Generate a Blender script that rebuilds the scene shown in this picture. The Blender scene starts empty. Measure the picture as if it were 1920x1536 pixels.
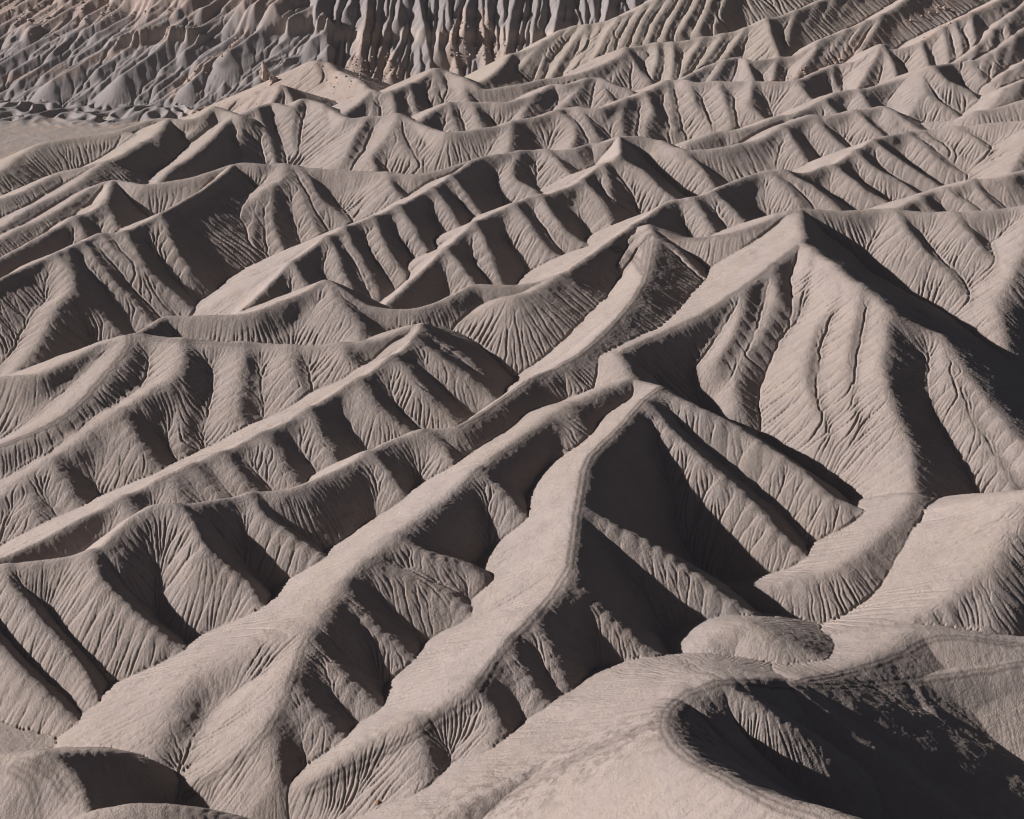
import bpy, math, random
import numpy as np

# ------------------------------------------------------------------ camera
W_PX, H_PX = 1920.0, 1536.0          # pixel units used for the survey points below
F_PX = 3000.0                         # focal length in those pixels
HORIZON = -400.0                      # row of the horizon (above the frame)
CAM_H = 270.0
PITCH = math.atan2(768.0 - HORIZON, F_PX)
scene = bpy.context.scene
cam_data = bpy.data.cameras.new("camera")
cam = bpy.data.objects.new("camera", cam_data)
scene.collection.objects.link(cam)
cam.location = (0, 0, CAM_H)
cam.rotation_euler = (math.pi / 2 - PITCH, 0, 0)
cam_data.sensor_fit = 'HORIZONTAL'
cam_data.sensor_width = 36.0
cam_data.lens = 36.0 * F_PX / W_PX
cam_data.clip_start = 1.0
cam_data.clip_end = 9000.0
scene.camera = cam

# ------------------------------------------------------------------ sky and sun
SUN_EL = math.radians(24.0)
SUN_AZ = math.radians(5.0)            # 0 = from straight left, positive = from beyond
world = bpy.data.worlds.new("World")
scene.world = world
world.use_nodes = True
wn = world.node_tree
wn.nodes.clear()
sky = wn.nodes.new("ShaderNodeTexSky")
sky.sky_type = 'NISHITA'
sky.sun_disc = False
sky.sun_elevation = SUN_EL
sky.altitude = 1500
sky.air_density = 0.3
sky.dust_density = 1.0
sky.ozone_density = 0.3
sdir = (-math.cos(SUN_EL) * math.cos(SUN_AZ), math.cos(SUN_EL) * math.sin(SUN_AZ), math.sin(SUN_EL))
sky.sun_rotation = math.atan2(sdir[0], sdir[1])
bg = wn.nodes.new("ShaderNodeBackground")
bg.inputs[1].default_value = 0.05
wo = wn.nodes.new("ShaderNodeOutputWorld")
warm = wn.nodes.new("ShaderNodeMix"); warm.data_type = 'RGBA'; warm.blend_type = 'MULTIPLY'
warm.inputs[0].default_value = 1.0
warm.inputs[7].default_value = (0.95, 0.73, 0.58, 1)       # white balance of the picture
wn.links.new(sky.outputs[0], warm.inputs[6])
wn.links.new(warm.outputs[2], bg.inputs[0])
wn.links.new(bg.outputs[0], wo.inputs[0])
sun_data = bpy.data.lights.new("sun", 'SUN')
sun_data.energy = 5.0
sun_data.angle = math.radians(0.5)
sun_data.color = (1.0, 0.95, 0.925)
sun = bpy.data.objects.new("sun", sun_data)
scene.collection.objects.link(sun)
from mathutils import Vector
sun.rotation_euler = Vector(sdir).to_track_quat('Z', 'Y').to_euler()
sun.location = (-300, 500, 400)
scene.view_settings.view_transform = 'Standard'
scene.view_settings.look = 'None'
scene.view_settings.exposure = 0.52
scene.view_settings.gamma = 1.0
scene.cycles.max_bounces = 4
scene.cycles.diffuse_bounces = 2
scene.cycles.use_denoising = True
scene.cycles.filter_width = 1.15

# ------------------------------------------------------------------ survey of the ridges
# A ridge: crest points (image column, image row, height in metres), flank slopes left and right of the
# direction of travel.  A spur: crest points as (column, row), running down from its ridge at a steady grade.
GRID = 1.0
WATER_ROUNDS = 11
WATER_N = 300000
HAZE = 0.000022
WATER_K = 0.07
SLOPE = 0.74
RIDGES = {}
SPURS = []
def flank(s):                           # negative = exact slope
    return -s if s < 0 else (s if s > 1 else min(s, 0.60)) * SLOPE
def R(key, pts, sl=0.66, sr=0.66, rc=2.5, g=None):
    RIDGES[key] = dict(pts=pts, sl=flank(sl), sr=flank(sr), rc=rc, g=g)
def S(key, pts, m=0.56, k=0.72, rc=2.0):
    SPURS.append(dict(key=key, pts=pts, m=(m * 0.84 if m > 0.4 else m) * SLOPE, k=k * SLOPE, rc=rc))

# ---- nearest hills along the bottom edge
R('A', [(2100,1215,18),(1930,1240,17),(1780,1263,16),(1640,1277,18),(1560,1281,23),(1480,1284,30.5),(1420,1278,37),(1340,1277,41),(1285,1302,40),
        (1230,1325,38.5),(1170,1352,36),(1080,1402,33),(990,1452,30),(880,1512,26),(780,1560,22)], 0.72, 0.6, 3, (5, 0))
R('F', [(1262,1318,41.5),(1248,1350,46),(1262,1395,51),(1330,1445,56),(1430,1492,60),(1560,1530,63),(1700,1575,66),(1850,1620,69)], 1.05, -0.6, 4)
R('A1', [(1345,1277,41),(1400,1305,39),(1453,1341,36),(1520,1384,31),(1563,1414,26)], 1.05, -0.75, 2)
S('A', [(1285,1305),(1300,1320),(1330,1351),(1353,1381)])
S('A', [(1690,1275),(1710,1287),(1740,1325),(1790,1390),(1850,1450)])
R('O', [(-80,1440,22),(0,1424,24),(60,1418,26),(130,1414,24),(200,1420,20),(255,1445,15),(300,1480,9)], -0.62, 1.2, 3)
S('O', [(75,1417),(115,1435),(148,1470),(166,1520),(170,1570)], 0.33, 0.95, 2)
R('N', [(130,1545,22),(190,1524,25),(265,1512,26),(335,1516,25),(430,1538,21)], 1.2, 0.6, 3)
R('M', [(1990,1212,18),(1880,1205,19),(1800,1192,20),(1720,1184,20),(1650,1196,17),(1560,1224,13)], 0.6, 0.6, 4)
R('M2', [(1720,1186,20),(1640,1232,21),(1560,1262,24),(1480,1283,33)], 0.6, 0.6, 4)
R('L', [(1345,1195,20),(1400,1173,22),(1440,1185,22),(1510,1225,19),(1590,1255,16)], 0.7, 0.72, 4)
R('K', [(2040,880,38),(1975,915,36),(1925,938,34),(1872,970,29),(1828,1000,23),(1806,1025,18)], -0.58, 1.3, 2.5)
S('K', [(1950,925),(1900,1000),(1872,1050),(1855,1105),(1845,1170)], 0.5, 0.75, 4)
S('K', [(1868,1045),(1790,1110),(1710,1155),(1610,1183),(1500,1195)], 0.30, 0.72, 3)
R('CF', [(1712,930,19),(1690,965,18),(1640,1010,16.5),(1580,1060,14.5),(1500,1085,12.5),(1400,1107,9.5)], 0.7, 0.7, 3)

# ---- the two big foreground ridges
R('R1', [(1185,712,36.5),(1235,728,37),(1195,765,36.5),(1150,815,36),(1105,860,35.5),(1090,910,35),(1085,965,34.5),(1073,1040,33.5),(1060,1090,33),
         (1010,1145,31.5),(960,1192,30.5),(905,1260,29),(860,1305,27),(780,1350,24),(700,1385,21),(620,1435,17),(555,1468,13),
         (450,1515,8),(350,1560,4)], -0.60, -0.54, 2.6, (9, 0))
S('R1', [(1235,730),(1290,755),(1380,800),(1500,880),(1560,930),(1640,968)], 0.42)
S('R1', [(1205,757),(1225,770),(1280,830),(1390,920),(1450,988),(1510,1042)], 0.5)
S('R1', [(1088,950),(1150,985),(1225,1025),(1300,1075),(1400,1145),(1440,1175)], 0.52)
S('R1', [(1070,1055),(1097,1107),(1153,1164),(1203,1210),(1260,1250),(1285,1275)], 0.6)
S('R1', [(1000,1155),(1010,1180),(1030,1215),(1053,1277),(1090,1337)], 0.6)
S('R1', [(950,1205),(973,1250),(1017,1311),(1040,1344),(1090,1394)], 0.6)
S('R1', [(890,1280),(925,1350),(920,1420),(890,1500)], 0.55)
S('R1', [(780,1352),(795,1400),(800,1460),(780,1530)], 0.5)
R('R2', [(1160,662,40),(1172,690,38.5),(1180,708,37),(1120,735,36.5),(1060,765,36),(1000,802,35.5),(940,845,35),(895,882,34.5),(855,915,33.5),
         (800,958,32.5),(720,1022,31),(655,1080,29),(610,1140,28),(575,1200,26),(550,1260,24),(520,1330,21),(480,1392,17),
         (410,1445,12),(330,1492,8),(300,1515,4)], -0.58, -0.56, 4, (8, 0))
S('R2', [(1065,762),(1068,800),(1050,860),(1015,910)], 0.5, 0.7, 4)
S('R2', [(895,885),(940,920),(978,962)], 0.55)
S('R2', [(740,1005),(800,1035),(860,1055),(890,1075)], 0.5)
S('R2', [(680,1060),(760,1075),(830,1110),(880,1150),(900,1185)], 0.5)
S('R2', [(645,1098),(690,1157),(737,1200),(773,1240),(803,1277)], 0.58)
S('R2', [(585,1190),(640,1265),(690,1310),(720,1345)], 0.58)
S('R2', [(548,1270),(600,1340),(650,1385),(690,1410)], 0.55)
S('R2', [(505,1350),(512,1400),(520,1450)], 0.6)
S('R2', [(600,1160),(500,1205),(430,1240),(360,1285),(325,1345),(300,1410),(260,1450)], 0.36, 0.7, 5)

# ---- long ridges of the left and middle ground
R('M4', [(1217,422,52),(1226,448,50.5),(1225,480,49),(1210,520,47),(1187,562,45),(1140,615,42),(1097,655,40),(1053,685,38.5),(1013,700,38),
         (967,729,36.5),(917,765,35),(857,797,33.5),(807,805,33),(740,822,32.5),(640,877,31),(570,908,30.5),(533,919,30),(483,925,30),
         (417,935,31),(333,947,33),(290,945,34),(233,985,31),(180,1033,28),(90,1050,26),(0,1062,25),(-120,1075,24)], 0.8, 1.12, 1.6, (9, 0))
R('MT', [(1217,422,52),(1226,448,50.5),(1225,480,49),(1210,520,47),(1187,562,45),(1140,615,42),(1097,655,40),(1053,685,38.5)], 0.6, -0.44, 2)
S('MT', [(1210,440),(1165,490),(1115,555),(1060,615),(1000,665),(945,715)], 0.36, 0.8, 1.6)
S('MT', [(1212,430),(1150,470),(1085,535),(1025,595),(985,650)], 0.36, 0.8, 1.6)
S('MT', [(1195,545),(1150,590),(1095,635),(1040,675)], 0.36, 0.8, 1.6)
S('M4', [(1237,447),(1260,460),(1297,497),(1330,530),(1347,540)], 0.55)
S('M4', [(790,810),(820,830),(840,862),(862,895)], 0.6)
S('M4', [(690,850),(725,885),(760,935)], 0.6)
S('M4', [(470,930),(495,962),(550,1005),(615,1050),(655,1088)], 0.55, 0.9)
S('M4', [(322,945),(345,965),(383,1024),(407,1047),(460,1091),(485,1130),(510,1170)], 0.55, 0.9)
S('M4', [(174,1035),(187,1081),(240,1137),(290,1175),(360,1224),(400,1260)], 0.55, 1.0)
S('M4', [(5,1062),(13,1087),(53,1131),(100,1187),(143,1237),(167,1277),(185,1345)], 0.5, 1.1)
S('M4', [(-90,1072),(-50,1150),(0,1211),(50,1264),(100,1311),(143,1354),(180,1395)], 0.42, 1.1)
R('M3', [(790,607,42),(767,645,41),(707,689,38),(640,730,35),(573,769,33),(500,809,31),(413,849,29),(317,892,27),(233,932,25),
         (150,975,23),(53,1022,21),(-60,1075,19)], 0.7, 1.12, 1.1)
S('M3', [(790,612),(815,635),(870,670),(897,700)], 0.6)
S('M3', [(775,632),(810,660),(830,677),(870,702),(905,727),(925,752)], 0.56)
S('M3', [(735,668),(750,684),(775,712),(805,742),(835,772),(848,792)], 0.6)
S('M3', [(672,712),(682,734),(702,759),(740,789),(772,812)], 0.6)
S('M3', [(578,766),(584,784),(602,819),(630,878)], 0.6)
S('M3', [(495,812),(500,824),(522,849),(552,905)], 0.6)
S('M3', [(415,848),(420,857),(445,889),(482,925)], 0.6)
S('M3', [(360,873),(368,884),(402,923)], 0.6)
S('M3', [(318,891),(324,897),(332,925),(347,948)], 0.6)
S('M3', [(233,932),(245,950),(262,975)], 0.6)
R('H4', [(790,607,42),(755,617,41),(717,634,39.5),(670,641,39),(575,650,37.5),(480,645,37.5),(390,642,38),(320,636,38.5),(255,629,39),
         (217,635,37.5),(175,652,36),(125,677,34),(75,700,32),(25,707,31),(-80,715,29)], 0.8, 0.64, 2.5)
S('H4', [(252,630),(225,675),(190,715),(150,755),(100,792),(45,820),(0,838),(-60,860)], 0.30, 0.72, 3)
S('H4', [(345,640),(340,680),(325,708),(290,727),(200,787),(100,860),(0,930),(-60,970)], 0.30, 0.76, 2.6)
S('H4', [(345,640),(350,690),(345,740),(340,790),(345,850)], 0.55)
S('H4', [(455,645),(455,690),(445,740),(450,790),(470,830)], 0.55)
S('H4', [(540,648),(552,690),(575,745)], 0.6)
S('H4', [(640,642),(650,665),(668,690)], 0.6)
S('H4', [(225,770),(240,800),(270,845),(310,885)], 0.6)
S('H4', [(100,858),(115,885),(140,935),(150,965)], 0.6)
S('H4', [(45,900),(60,940),(85,985)], 0.6)
R('Q', [(250,628,39),(285,607,40),(312,592,41),(350,592,41),(437,590,41.5),(480,582,42.5),(530,562,44.5),(580,542,46.5),(612,527,48),
        (640,540,46.5),(680,568,42),(717,577,40.5),(755,579,40),(790,575,40.5),(835,560,42),(880,537,44),(900,532,44.5),(950,534,44),
        (1005,528,44.5),(1050,513,46),(1100,484,48),(1150,448,50),(1195,415,51),(1215,405,51.5),(1232,392,52),(1260,375,53),
        (1295,370,53.5),(1335,360,54),(1350,350,54.5),(1385,335,56),(1440,321,57),(1465,318,57.5),(1500,324,55),(1520,320,55),
        (1545,311,56),(1562,310,56),(1590,293,58),(1637,262,62),(1665,254,63),(1720,245,63.5),(1765,240,65.2),(1815,235,67.4),(1852,230,69.5),
        (1920,225,72),(2050,215,77)], 1.12, 0.72, 1.6)
S('Q', [(612,529),(635,560),(660,585),(675,610),(678,640)], 0.4, 0.7, 3)
S('Q', [(1295,372),(1315,395),(1330,422),(1340,440)])
S('Q', [(1335,361),(1365,385),(1385,407),(1397,420)])
S('Q', [(1440,322),(1455,332),(1472,347),(1497,370)], 0.5)
S('Q', [(1465,319),(1517,345),(1545,367),(1575,395)], 0.5)
S('Q', [(1562,311),(1595,335),(1620,355),(1652,372),(1668,390)], 0.5)
S('Q', [(1603,284),(1615,292),(1640,315),(1677,335),(1710,357),(1730,372)], 0.5)
S('Q', [(1638,262),(1665,285),(1702,310),(1740,335),(1770,355)], 0.5)
S('Q', [(1703,249),(1730,270),(1760,300),(1795,320),(1832,338)], 0.5)
S('Q', [(1727,246),(1757,267),(1800,295),(1835,317),(1864,337)], 0.5)
S('Q', [(1795,238),(1830,260),(1852,280),(1877,307)], 0.5)
S('Q', [(1960,222),(1935,250),(1915,290),(1895,325)], 0.5)
R('SX', [(1045,516,46),(1000,545,44),(968,555,43.5),(945,560,42.5),(900,583,38),(850,608,33),(800,616,29)], 0.6, 0.66, 2.5)

# ---- the big hill on the right
R('H', [(1217,422,52),(1255,440,49.5),(1285,446,48.5),(1315,446,49),(1355,440,51),(1400,429,53.5),(1440,413,56),(1470,402,58),
        (1500,391,60),(1570,396,58),(1650,392,58),(1740,398,57.5),(1820,398,58.5),(1920,388,61),(2050,375,66)], 0.66, 0.64, 3)
R('P', [(1500,391,60),(1502,420,58.5),(1500,455,57.5),(1430,512,52),(1360,560,47),(1280,607,42),(1220,632,40.5),(1160,662,40)], -0.54, 0.66, 3, (3, 0))
R('D', [(1500,455,57.5),(1545,484,56.5),(1592,522,55),(1640,557,52),(1672,590,49),(1720,612,45),(1773,640,41),(1807,700,35),(1863,765,28),(1930,845,20)], 0.8, 0.66, 3, (3, 11))
S('P', [(1448,500),(1453,562),(1430,622),(1397,669),(1380,712),(1382,755)], 0.47, 0.85, 2.4)
S('D', [(1560,500),(1573,552),(1535,612),(1513,679),(1520,745),(1548,815)], 0.46, 0.85, 2.4)
S('D', [(1660,580),(1660,630),(1655,680),(1662,725),(1680,779),(1703,832),(1710,895),(1710,942)], 0.46, 0.85, 2.6)
S('D', [(1612,538),(1608,590),(1592,650),(1590,720),(1605,790)], 0.50, 0.85, 2)
S('D', [(1520,470),(1508,530),(1480,600),(1462,660),(1468,730)], 0.50, 0.85, 2)
S('P', [(1395,535),(1395,570),(1375,620),(1345,670)], 0.50, 0.85, 2)
S('D', [(1760,632),(1780,712),(1807,765),(1847,832),(1895,908)], 0.55)
S('H', [(1680,396),(1700,430),(1730,465),(1770,500),(1800,540),(1830,590)], 0.55)
S('H', [(1788,399),(1815,435),(1845,475),(1862,505)], 0.6)
S('H', [(1945,387),(1925,450),(1900,510),(1880,545),(1873,580),(1885,650)], 0.5, 0.75, 3)
R('N5', [(1660,393,54),(1680,391,56),(1715,375,57),(1752,358,58),(1790,350,60),(1830,336,62),(1865,335,62.7),(1890,330,64),(1920,320,65),(2050,290,74)], 0.7, 0.66, 2.5)
S('N5', [(1775,353),(1815,382),(1828,398)])
S('N5', [(1825,338),(1845,367),(1872,392)])
S('N5', [(1727,371),(1735,382),(1748,398)])

# ---- middle distance, left
R('N1', [(1160,256,56),(1132,266,54),(1105,268,53),(1080,276,52),(1035,280,51),(995,280,51),(960,285,51),(910,291,51),(890,299,50),
         (855,322,48),(822,344,46.5),(787,365,45),(742,387,43.5),(700,406,42),(650,424,40.5),(615,442,39),(580,467,36.5),(542,495,33.5),
         (495,542,28.5),(440,595,22)], 0.7, 1.12, 1.1)
S('N1', [(845,329),(855,340),(880,372),(900,400),(914,410)])
S('N1', [(808,352),(815,358),(830,377),(847,400),(866,435)])
S('N1', [(745,386),(762,410),(780,440),(800,475),(805,495)])
S('N1', [(700,407),(712,440),(730,475),(745,495),(758,520)])
S('N1', [(648,425),(655,455),(670,477),(687,505),(704,545)])
S('N1', [(613,444),(628,475),(640,500),(662,545)])
S('N1', [(548,490),(562,515),(575,535)])
S('N1', [(975,283),(960,310),(965,335),(1000,355)], 0.5)
S('N1', [(1020,281),(1050,305),(1070,335)], 0.5)
R('N2', [(1160,257,56),(1163,285,54),(1155,297,53),(1140,303,52),(1115,316,50),(1085,340,47.5),(1065,349,46.5),(1022,364,45),(997,366,45),
         (960,383,43),(920,401,41),(890,417,39.5),(867,437,37),(830,470,33.5),(792,507,29.5),(750,544,25.5),(715,577,22)], 0.7, 1.12, 1.1)
S('N2', [(1160,295),(1185,308),(1210,325),(1230,345),(1264,372)], 0.5)
S('N2', [(1130,308),(1140,345),(1150,400)], 0.55)
S('N2', [(1090,338),(1100,347),(1120,367),(1135,390),(1153,438)])
S('N2', [(1010,365),(1025,387),(1042,412),(1065,435),(1100,460),(1122,468)])
S('N2', [(962,383),(968,388),(985,412),(1010,447),(1040,475),(1067,489)])
S('N2', [(891,417),(905,447),(922,492),(938,530)])
S('N2', [(835,466),(855,490),(886,532)])
R('Y4', [(1160,256,56),(1190,255,55.5),(1220,260,54),(1247,268,52.5),(1275,280,51),(1322,280,51),(1360,275,52),(1410,265,53.5),(1440,254,55.5),
         (1465,237,58.5),(1490,226,60.5),(1522,216,62),(1552,217,62),(1602,207,64),(1640,202,65),(1655,200,65),(1675,208,64),(1692,222,61),(1720,240,57)], 0.7, 0.68, 2.2)
S('Y4', [(1240,266),(1265,290),(1287,322)], 0.55)
S('Y4', [(1275,281),(1310,310),(1337,348)], 0.55)
S('Y4', [(1465,238),(1472,240),(1485,260),(1505,292),(1521,317)])
S('Y4', [(1522,217),(1545,240),(1565,260),(1592,285)])
S('Y4', [(1603,208),(1630,232),(1654,254)])
S('Y4', [(1655,201),(1670,222),(1692,247)])
R('U', [(437,307,50),(412,330,48),(387,350,46),(350,372,44),(300,401,41),(262,418,39),(230,434,37.5),(187,438,37.5),(147,457,36),(105,475,35),
        (50,498,33),(0,522,31),(-100,560,28)], 0.7, 1.12, 1.1)
S('U', [(105,476),(130,505),(135,540),(110,565),(85,615),(57,660),(25,702)], 0.48, 0.75, 3)
S('U', [(128,468),(150,552),(162,562),(190,590),(227,628)], 0.6)
S('U', [(150,456),(165,462),(180,487),(212,527),(250,562),(282,604)], 0.6)
S('U', [(187,439),(215,470),(240,495),(270,532),(300,570),(314,592)], 0.6)
S('U', [(232,434),(262,490),(300,530),(340,565),(360,592)], 0.6)
S('U', [(300,402),(320,450),(350,500)], 0.66)
R('V', [(890,299,50),(860,308,49),(817,320,47),(780,326,46),(705,322,46),(650,318,46.5),(592,315,47),(530,309,48.5),(480,306,50),(455,304,50.5),
        (437,307,50),(400,320,47.5),(362,331,45.5),(312,340,43.5),(270,345,42.5),(240,341,42.5),(212,337,43),(205,355,42),(200,372,41),
        (185,388,39.5),(140,407,37),(100,430,35),(37,465,31.5),(0,485,29.5),(-80,530,26)], 0.62, 1.0001, 2)
S('V', [(555,312),(580,340),(600,372),(630,395),(657,423)])
S('V', [(535,312),(550,337),(567,372),(585,410),(604,448)])
S('V', [(528,310),(530,335),(505,350),(475,373),(437,400),(400,432),(372,470)], 0.42, 0.75, 3)
S('V', [(510,345),(507,385),(517,435),(538,482)], 0.6)
S('V', [(470,375),(455,400),(437,430),(420,480),(428,540),(445,585)], 0.55)
S('V', [(490,360),(475,420),(470,480),(478,545)], 0.58)
S('V', [(722,322),(735,350),(762,380)])
S('V', [(199,377),(210,405),(223,434)])
S('V', [(140,408),(146,418),(156,437)])
R('V3', [(212,337,43),(190,343,42),(162,357,40),(140,372,38.5),(97,400,36),(37,427,33),(0,446,31),(-80,480,28)], 0.66, 0.66, 2)
R('V4', [(195,302,46),(170,322,43),(137,346,40),(100,368,37),(62,386,35),(25,410,32.5),(0,426,31),(-80,465,27)], 0.66, 0.55, 2)
R('L6', [(195,302,46),(150,315,43.5),(112,322,42),(80,339,39.5),(37,360,36.5),(0,372,35),(-80,400,31)], 0.66, 0.6, 2)
R('W0', [(-90,365,26),(0,320,33),(37,292,37),(82,268,41),(125,260,42),(175,253,43),(207,250,43.5),(237,249,43.5),(272,262,42)], 0.6, 0.62, 4)
R('W1', [(195,302,46),(225,292,46.5),(250,276,47.5),(275,263,48.5),(295,252,49.5),(308,232,51),(318,222,52),(345,224,52),(375,219,53),(392,206,55),(402,201,56),(425,208,55),(450,217,54)], 0.66, 0.66, 2.2)
R('W1b', [(207,250,43.5),(250,235,45.5),(292,222,47.5),(318,221,48)], 0.6, 0.6, 3)
S('W1', [(297,250),(300,254),(295,285),(292,320),(298,338)], 0.58, 0.75)
S('W1', [(265,268),(252,300),(247,328)], 0.6)
S('W1', [(402,202),(385,227),(350,257),(320,287),(305,322)], 0.48)
R('W', [(297,342,36),(325,313,40),(350,298,42),(387,268,46),(430,226,51.5),(478,203,55),(510,192,56.5),(545,200,55.5),(570,186,58),(600,194,57),
        (625,207,55),(651,221,53.5),(692,219,54),(745,215,55.5),(775,227,53.5),(825,246,50.5),(845,248,50.5),(900,241,51.5),(939,235,52.5),
        (977,223,54.5),(1006,219,55),(1045,207,57),(1072,201,58),(1114,204,58),(1140,198,59),(1177,184,61),(1209,173,63),(1248,152,67),
        (1277,149,68),(1300,154,67.5),(1330,153,68),(1411,152,69),(1470,152,69.5),(1500,150,70)], 0.66, 0.68, 2)
S('W', [(440,219),(449,221),(451,250),(449,281),(453,303)])
S('W', [(480,204),(488,231),(505,260),(515,303)])
S('W', [(568,187),(557,196),(549,229),(551,260),(559,292),(572,310)])
S('W', [(607,197),(613,229),(624,264),(634,303)])
S('W', [(690,220),(668,250),(650,292)])
S('W', [(745,216),(738,235),(713,270),(697,292),(703,314)], 0.55)
S('W', [(745,216),(748,255),(764,280),(790,314)])
S('W', [(748,216),(782,260),(805,285),(836,314)], 0.55)
S('W', [(960,227),(956,250),(953,280)], 0.55)
S('W', [(1045,208),(1072,229),(1079,256),(1072,277)], 0.5)
S('W', [(1085,202),(1100,225),(1117,250)])
S('W', [(1175,186),(1163,217),(1166,245)])
S('W', [(1208,174),(1222,207),(1211,230),(1210,257)])
S('W', [(1288,152),(1302,187),(1317,212),(1335,245)])
S('W', [(1250,152),(1255,190),(1265,240)])
S('W', [(1411,153),(1407,181),(1405,196),(1419,210),(1437,229)])
S('W', [(1494,151),(1505,167),(1526,196)])
S('W', [(1350,153),(1358,185),(1370,230)])
R('Y1', [(1290,267,50),(1321,254,53),(1348,246,54.5),(1386,243,55),(1432,229,57.5),(1463,216,60),(1482,215,60),(1515,202,62),(1545,186,65),(1572,171,68),(1620,167,68.5),(1666,154,71),(1707,141,74.5),(1732,131,78),(1749,124,80.8),(1780,119,80),(1822,115,81),(1874,92,87),(1920,55,96),(1990,20,105)], 0.6, 0.68, 2.2)
S('Y1', [(1732,132),(1730,152),(1737,167),(1720,192),(1703,222)], 0.55)
S('Y1', [(1735,150),(1739,172),(1770,198),(1803,223)], 0.55)
S('Y1', [(1745,126),(1775,150),(1810,165),(1840,195)], 0.55)
S('Y1', [(1820,116),(1835,140),(1855,155)])
S('Y1', [(1545,187),(1555,200),(1570,215)])
S('Y1', [(1610,168),(1620,185),(1632,202)])
R('Y7', [(1740,228,58),(1780,225,60),(1801,222,61.6),(1828,208,66),(1845,206,66.5),(1874,200,68),(1920,186,72),(2000,165,78)], -0.6, -0.5, 1.8)
R('Y8', [(1840,207,61.6),(1862,187,67),(1885,167,72.5),(1920,150,76.5),(1990,120,84)], -0.6, -0.55, 1.8)
R('Y9', [(1860,155,72),(1890,135,77),(1920,117,81.5),(1990,80,91)], -0.6, -0.6, 1.6)

# ---- farther rows
R('W2', [(647,212,54),(680,185,59),(699,170,62),(715,176,61),(745,165,63),(767,157,64),(791,146,66),(818,129,69.5),(843,135,68),(872,148,65.5),
         (885,156,64),(904,166,61),(947,162,62),(983,156,63.5),(1018,148,65),(1052,144,66),(1093,135,68.5),(1135,117,73),(1160,104,76),(1175,90,79),(1205,96,77)], 0.66, 0.68, 1.8)
S('W2', [(699,171),(698,195),(700,217)])
S('W2', [(728,171),(738,190),(742,217)])
S('W2', [(768,158),(774,190),(786,224)])
S('W2', [(820,130),(830,160),(862,192)])
S('W2', [(818,130),(815,165),(822,215)])
S('W2', [(870,148),(872,170),(878,192)])
S('W2', [(1172,92),(1165,125),(1150,152)])
S('W2', [(1174,92),(1198,130),(1215,150)])
R('W3', [(785,226,53),(810,208,56.5),(843,192,59),(875,192,59),(916,190,59.5),(947,191,59.5),(979,185,60.5),(1008,175,62.5),(1037,157,66),
         (1060,158,66),(1102,147,68),(1122,146,68),(1145,156,66),(1180,168,63)], 0.66, 0.66, 1.8)
S('W3', [(843,193),(846,215),(860,247)])
S('W3', [(885,192),(895,218),(903,240)])
S('W3', [(1006,176),(985,205),(975,222)])
S('W3', [(1124,148),(1135,170),(1152,197)])
S('W3', [(1100,148),(1075,175),(1048,205)], 0.5)
R('Z', [(870,165,56),(905,150,60),(935,129,65),(958,102,70),(989,92,73),(1020,78,77),(1052,57,83),(1079,48,86),(1102,46,87),(1125,42,88.5),(1160,31,93),(1182,23,95.5),(1209,10,100),(1240,-8,106),(1400,-80,130),(1600,-160,155)], -0.55, -0.44, 2)
for a in ([(1079,49),(1030,92),(1005,152)],[(1101,48),(1065,92),(1030,150)],[(1103,47),(1096,90),(1070,143)],[(1020,79),(985,117),(955,160)],
          [(958,104),(935,130),(905,160)],[(1052,58),(1010,100),(980,155)],[(1125,43),(1110,85),(1090,130)],[(1160,32),(1135,70),(1110,118)],
          [(1182,24),(1155,62),(1140,98)],[(1209,11),(1185,45),(1165,85)],[(1240,-7),(1210,35),(1190,80)],[(1270,-20),(1240,25),(1215,75)],
          [(1300,-35),(1270,15),(1245,68)],[(1330,-48),(1305,5),(1275,60)],[(1360,-60),(1335,-5),(1310,55)],[(1395,-78),(1365,-15),(1340,50)]):
    S('Z', a, 0.56, 0.85, 1.5)
R('X', [(1175,90,79),(1205,84,80.5),(1236,79,82),(1273,77,83),(1320,69,85.5),(1357,63,87.5),(1398,52,91),(1434,36,97),(1452,33,97.5),(1494,19,101),(1536,2,105),(1600,-30,114),(1750,-90,130)], -0.6, -0.44, 1.6)
for a in ([(1320,70),(1295,105),(1277,147)],[(1262,78),(1262,115),(1258,147)],[(1398,53),(1370,90),(1345,122)],[(1437,37),(1445,65),(1460,105)],
          [(1357,64),(1335,95),(1312,128)],[(1494,20),(1480,55),(1472,100)],[(1536,3),(1515,40),(1500,85)],[(1230,80),(1232,110),(1222,148)],[(1570,-15),(1550,25),(1530,70)],[(1605,-32),(1585,10),(1565,55)]):
    S('X', a, 0.58, 0.85, 1.5)
R('XM', [(1282,146,68),(1327,123,73),(1361,112,76),(1384,106,77),(1402,112,76),(1427,112,76),(1461,107,77),(1494,102,78.5),(1540,75,87),(1589,54,92.5),(1653,27,100.5),(1695,0,108),(1760,-40,119)], -0.6, -0.44, 1.6)
for a in ([(1361,112),(1347,130),(1332,152)],[(1400,111),(1405,130),(1413,152)],[(1461,107),(1452,130),(1448,150)],[(1540,76),(1520,105),(1495,140)],
          [(1589,55),(1570,80),(1545,112)],[(1625,38),(1600,70),(1580,100)],[(1653,28),(1640,55),(1615,92)]):
    S('XM', a, 0.58, 0.85, 1.5)
R('XO', [(1500,150,70),(1560,122,74.2),(1610,112,78),(1653,84,87),(1675,92,84.5),(1700,88,86),(1727,78,89),(1770,50,97.5),(1820,25,105),(1870,0,112.5),(1940,-40,124)], -0.6, -0.44, 1.6)
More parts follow.
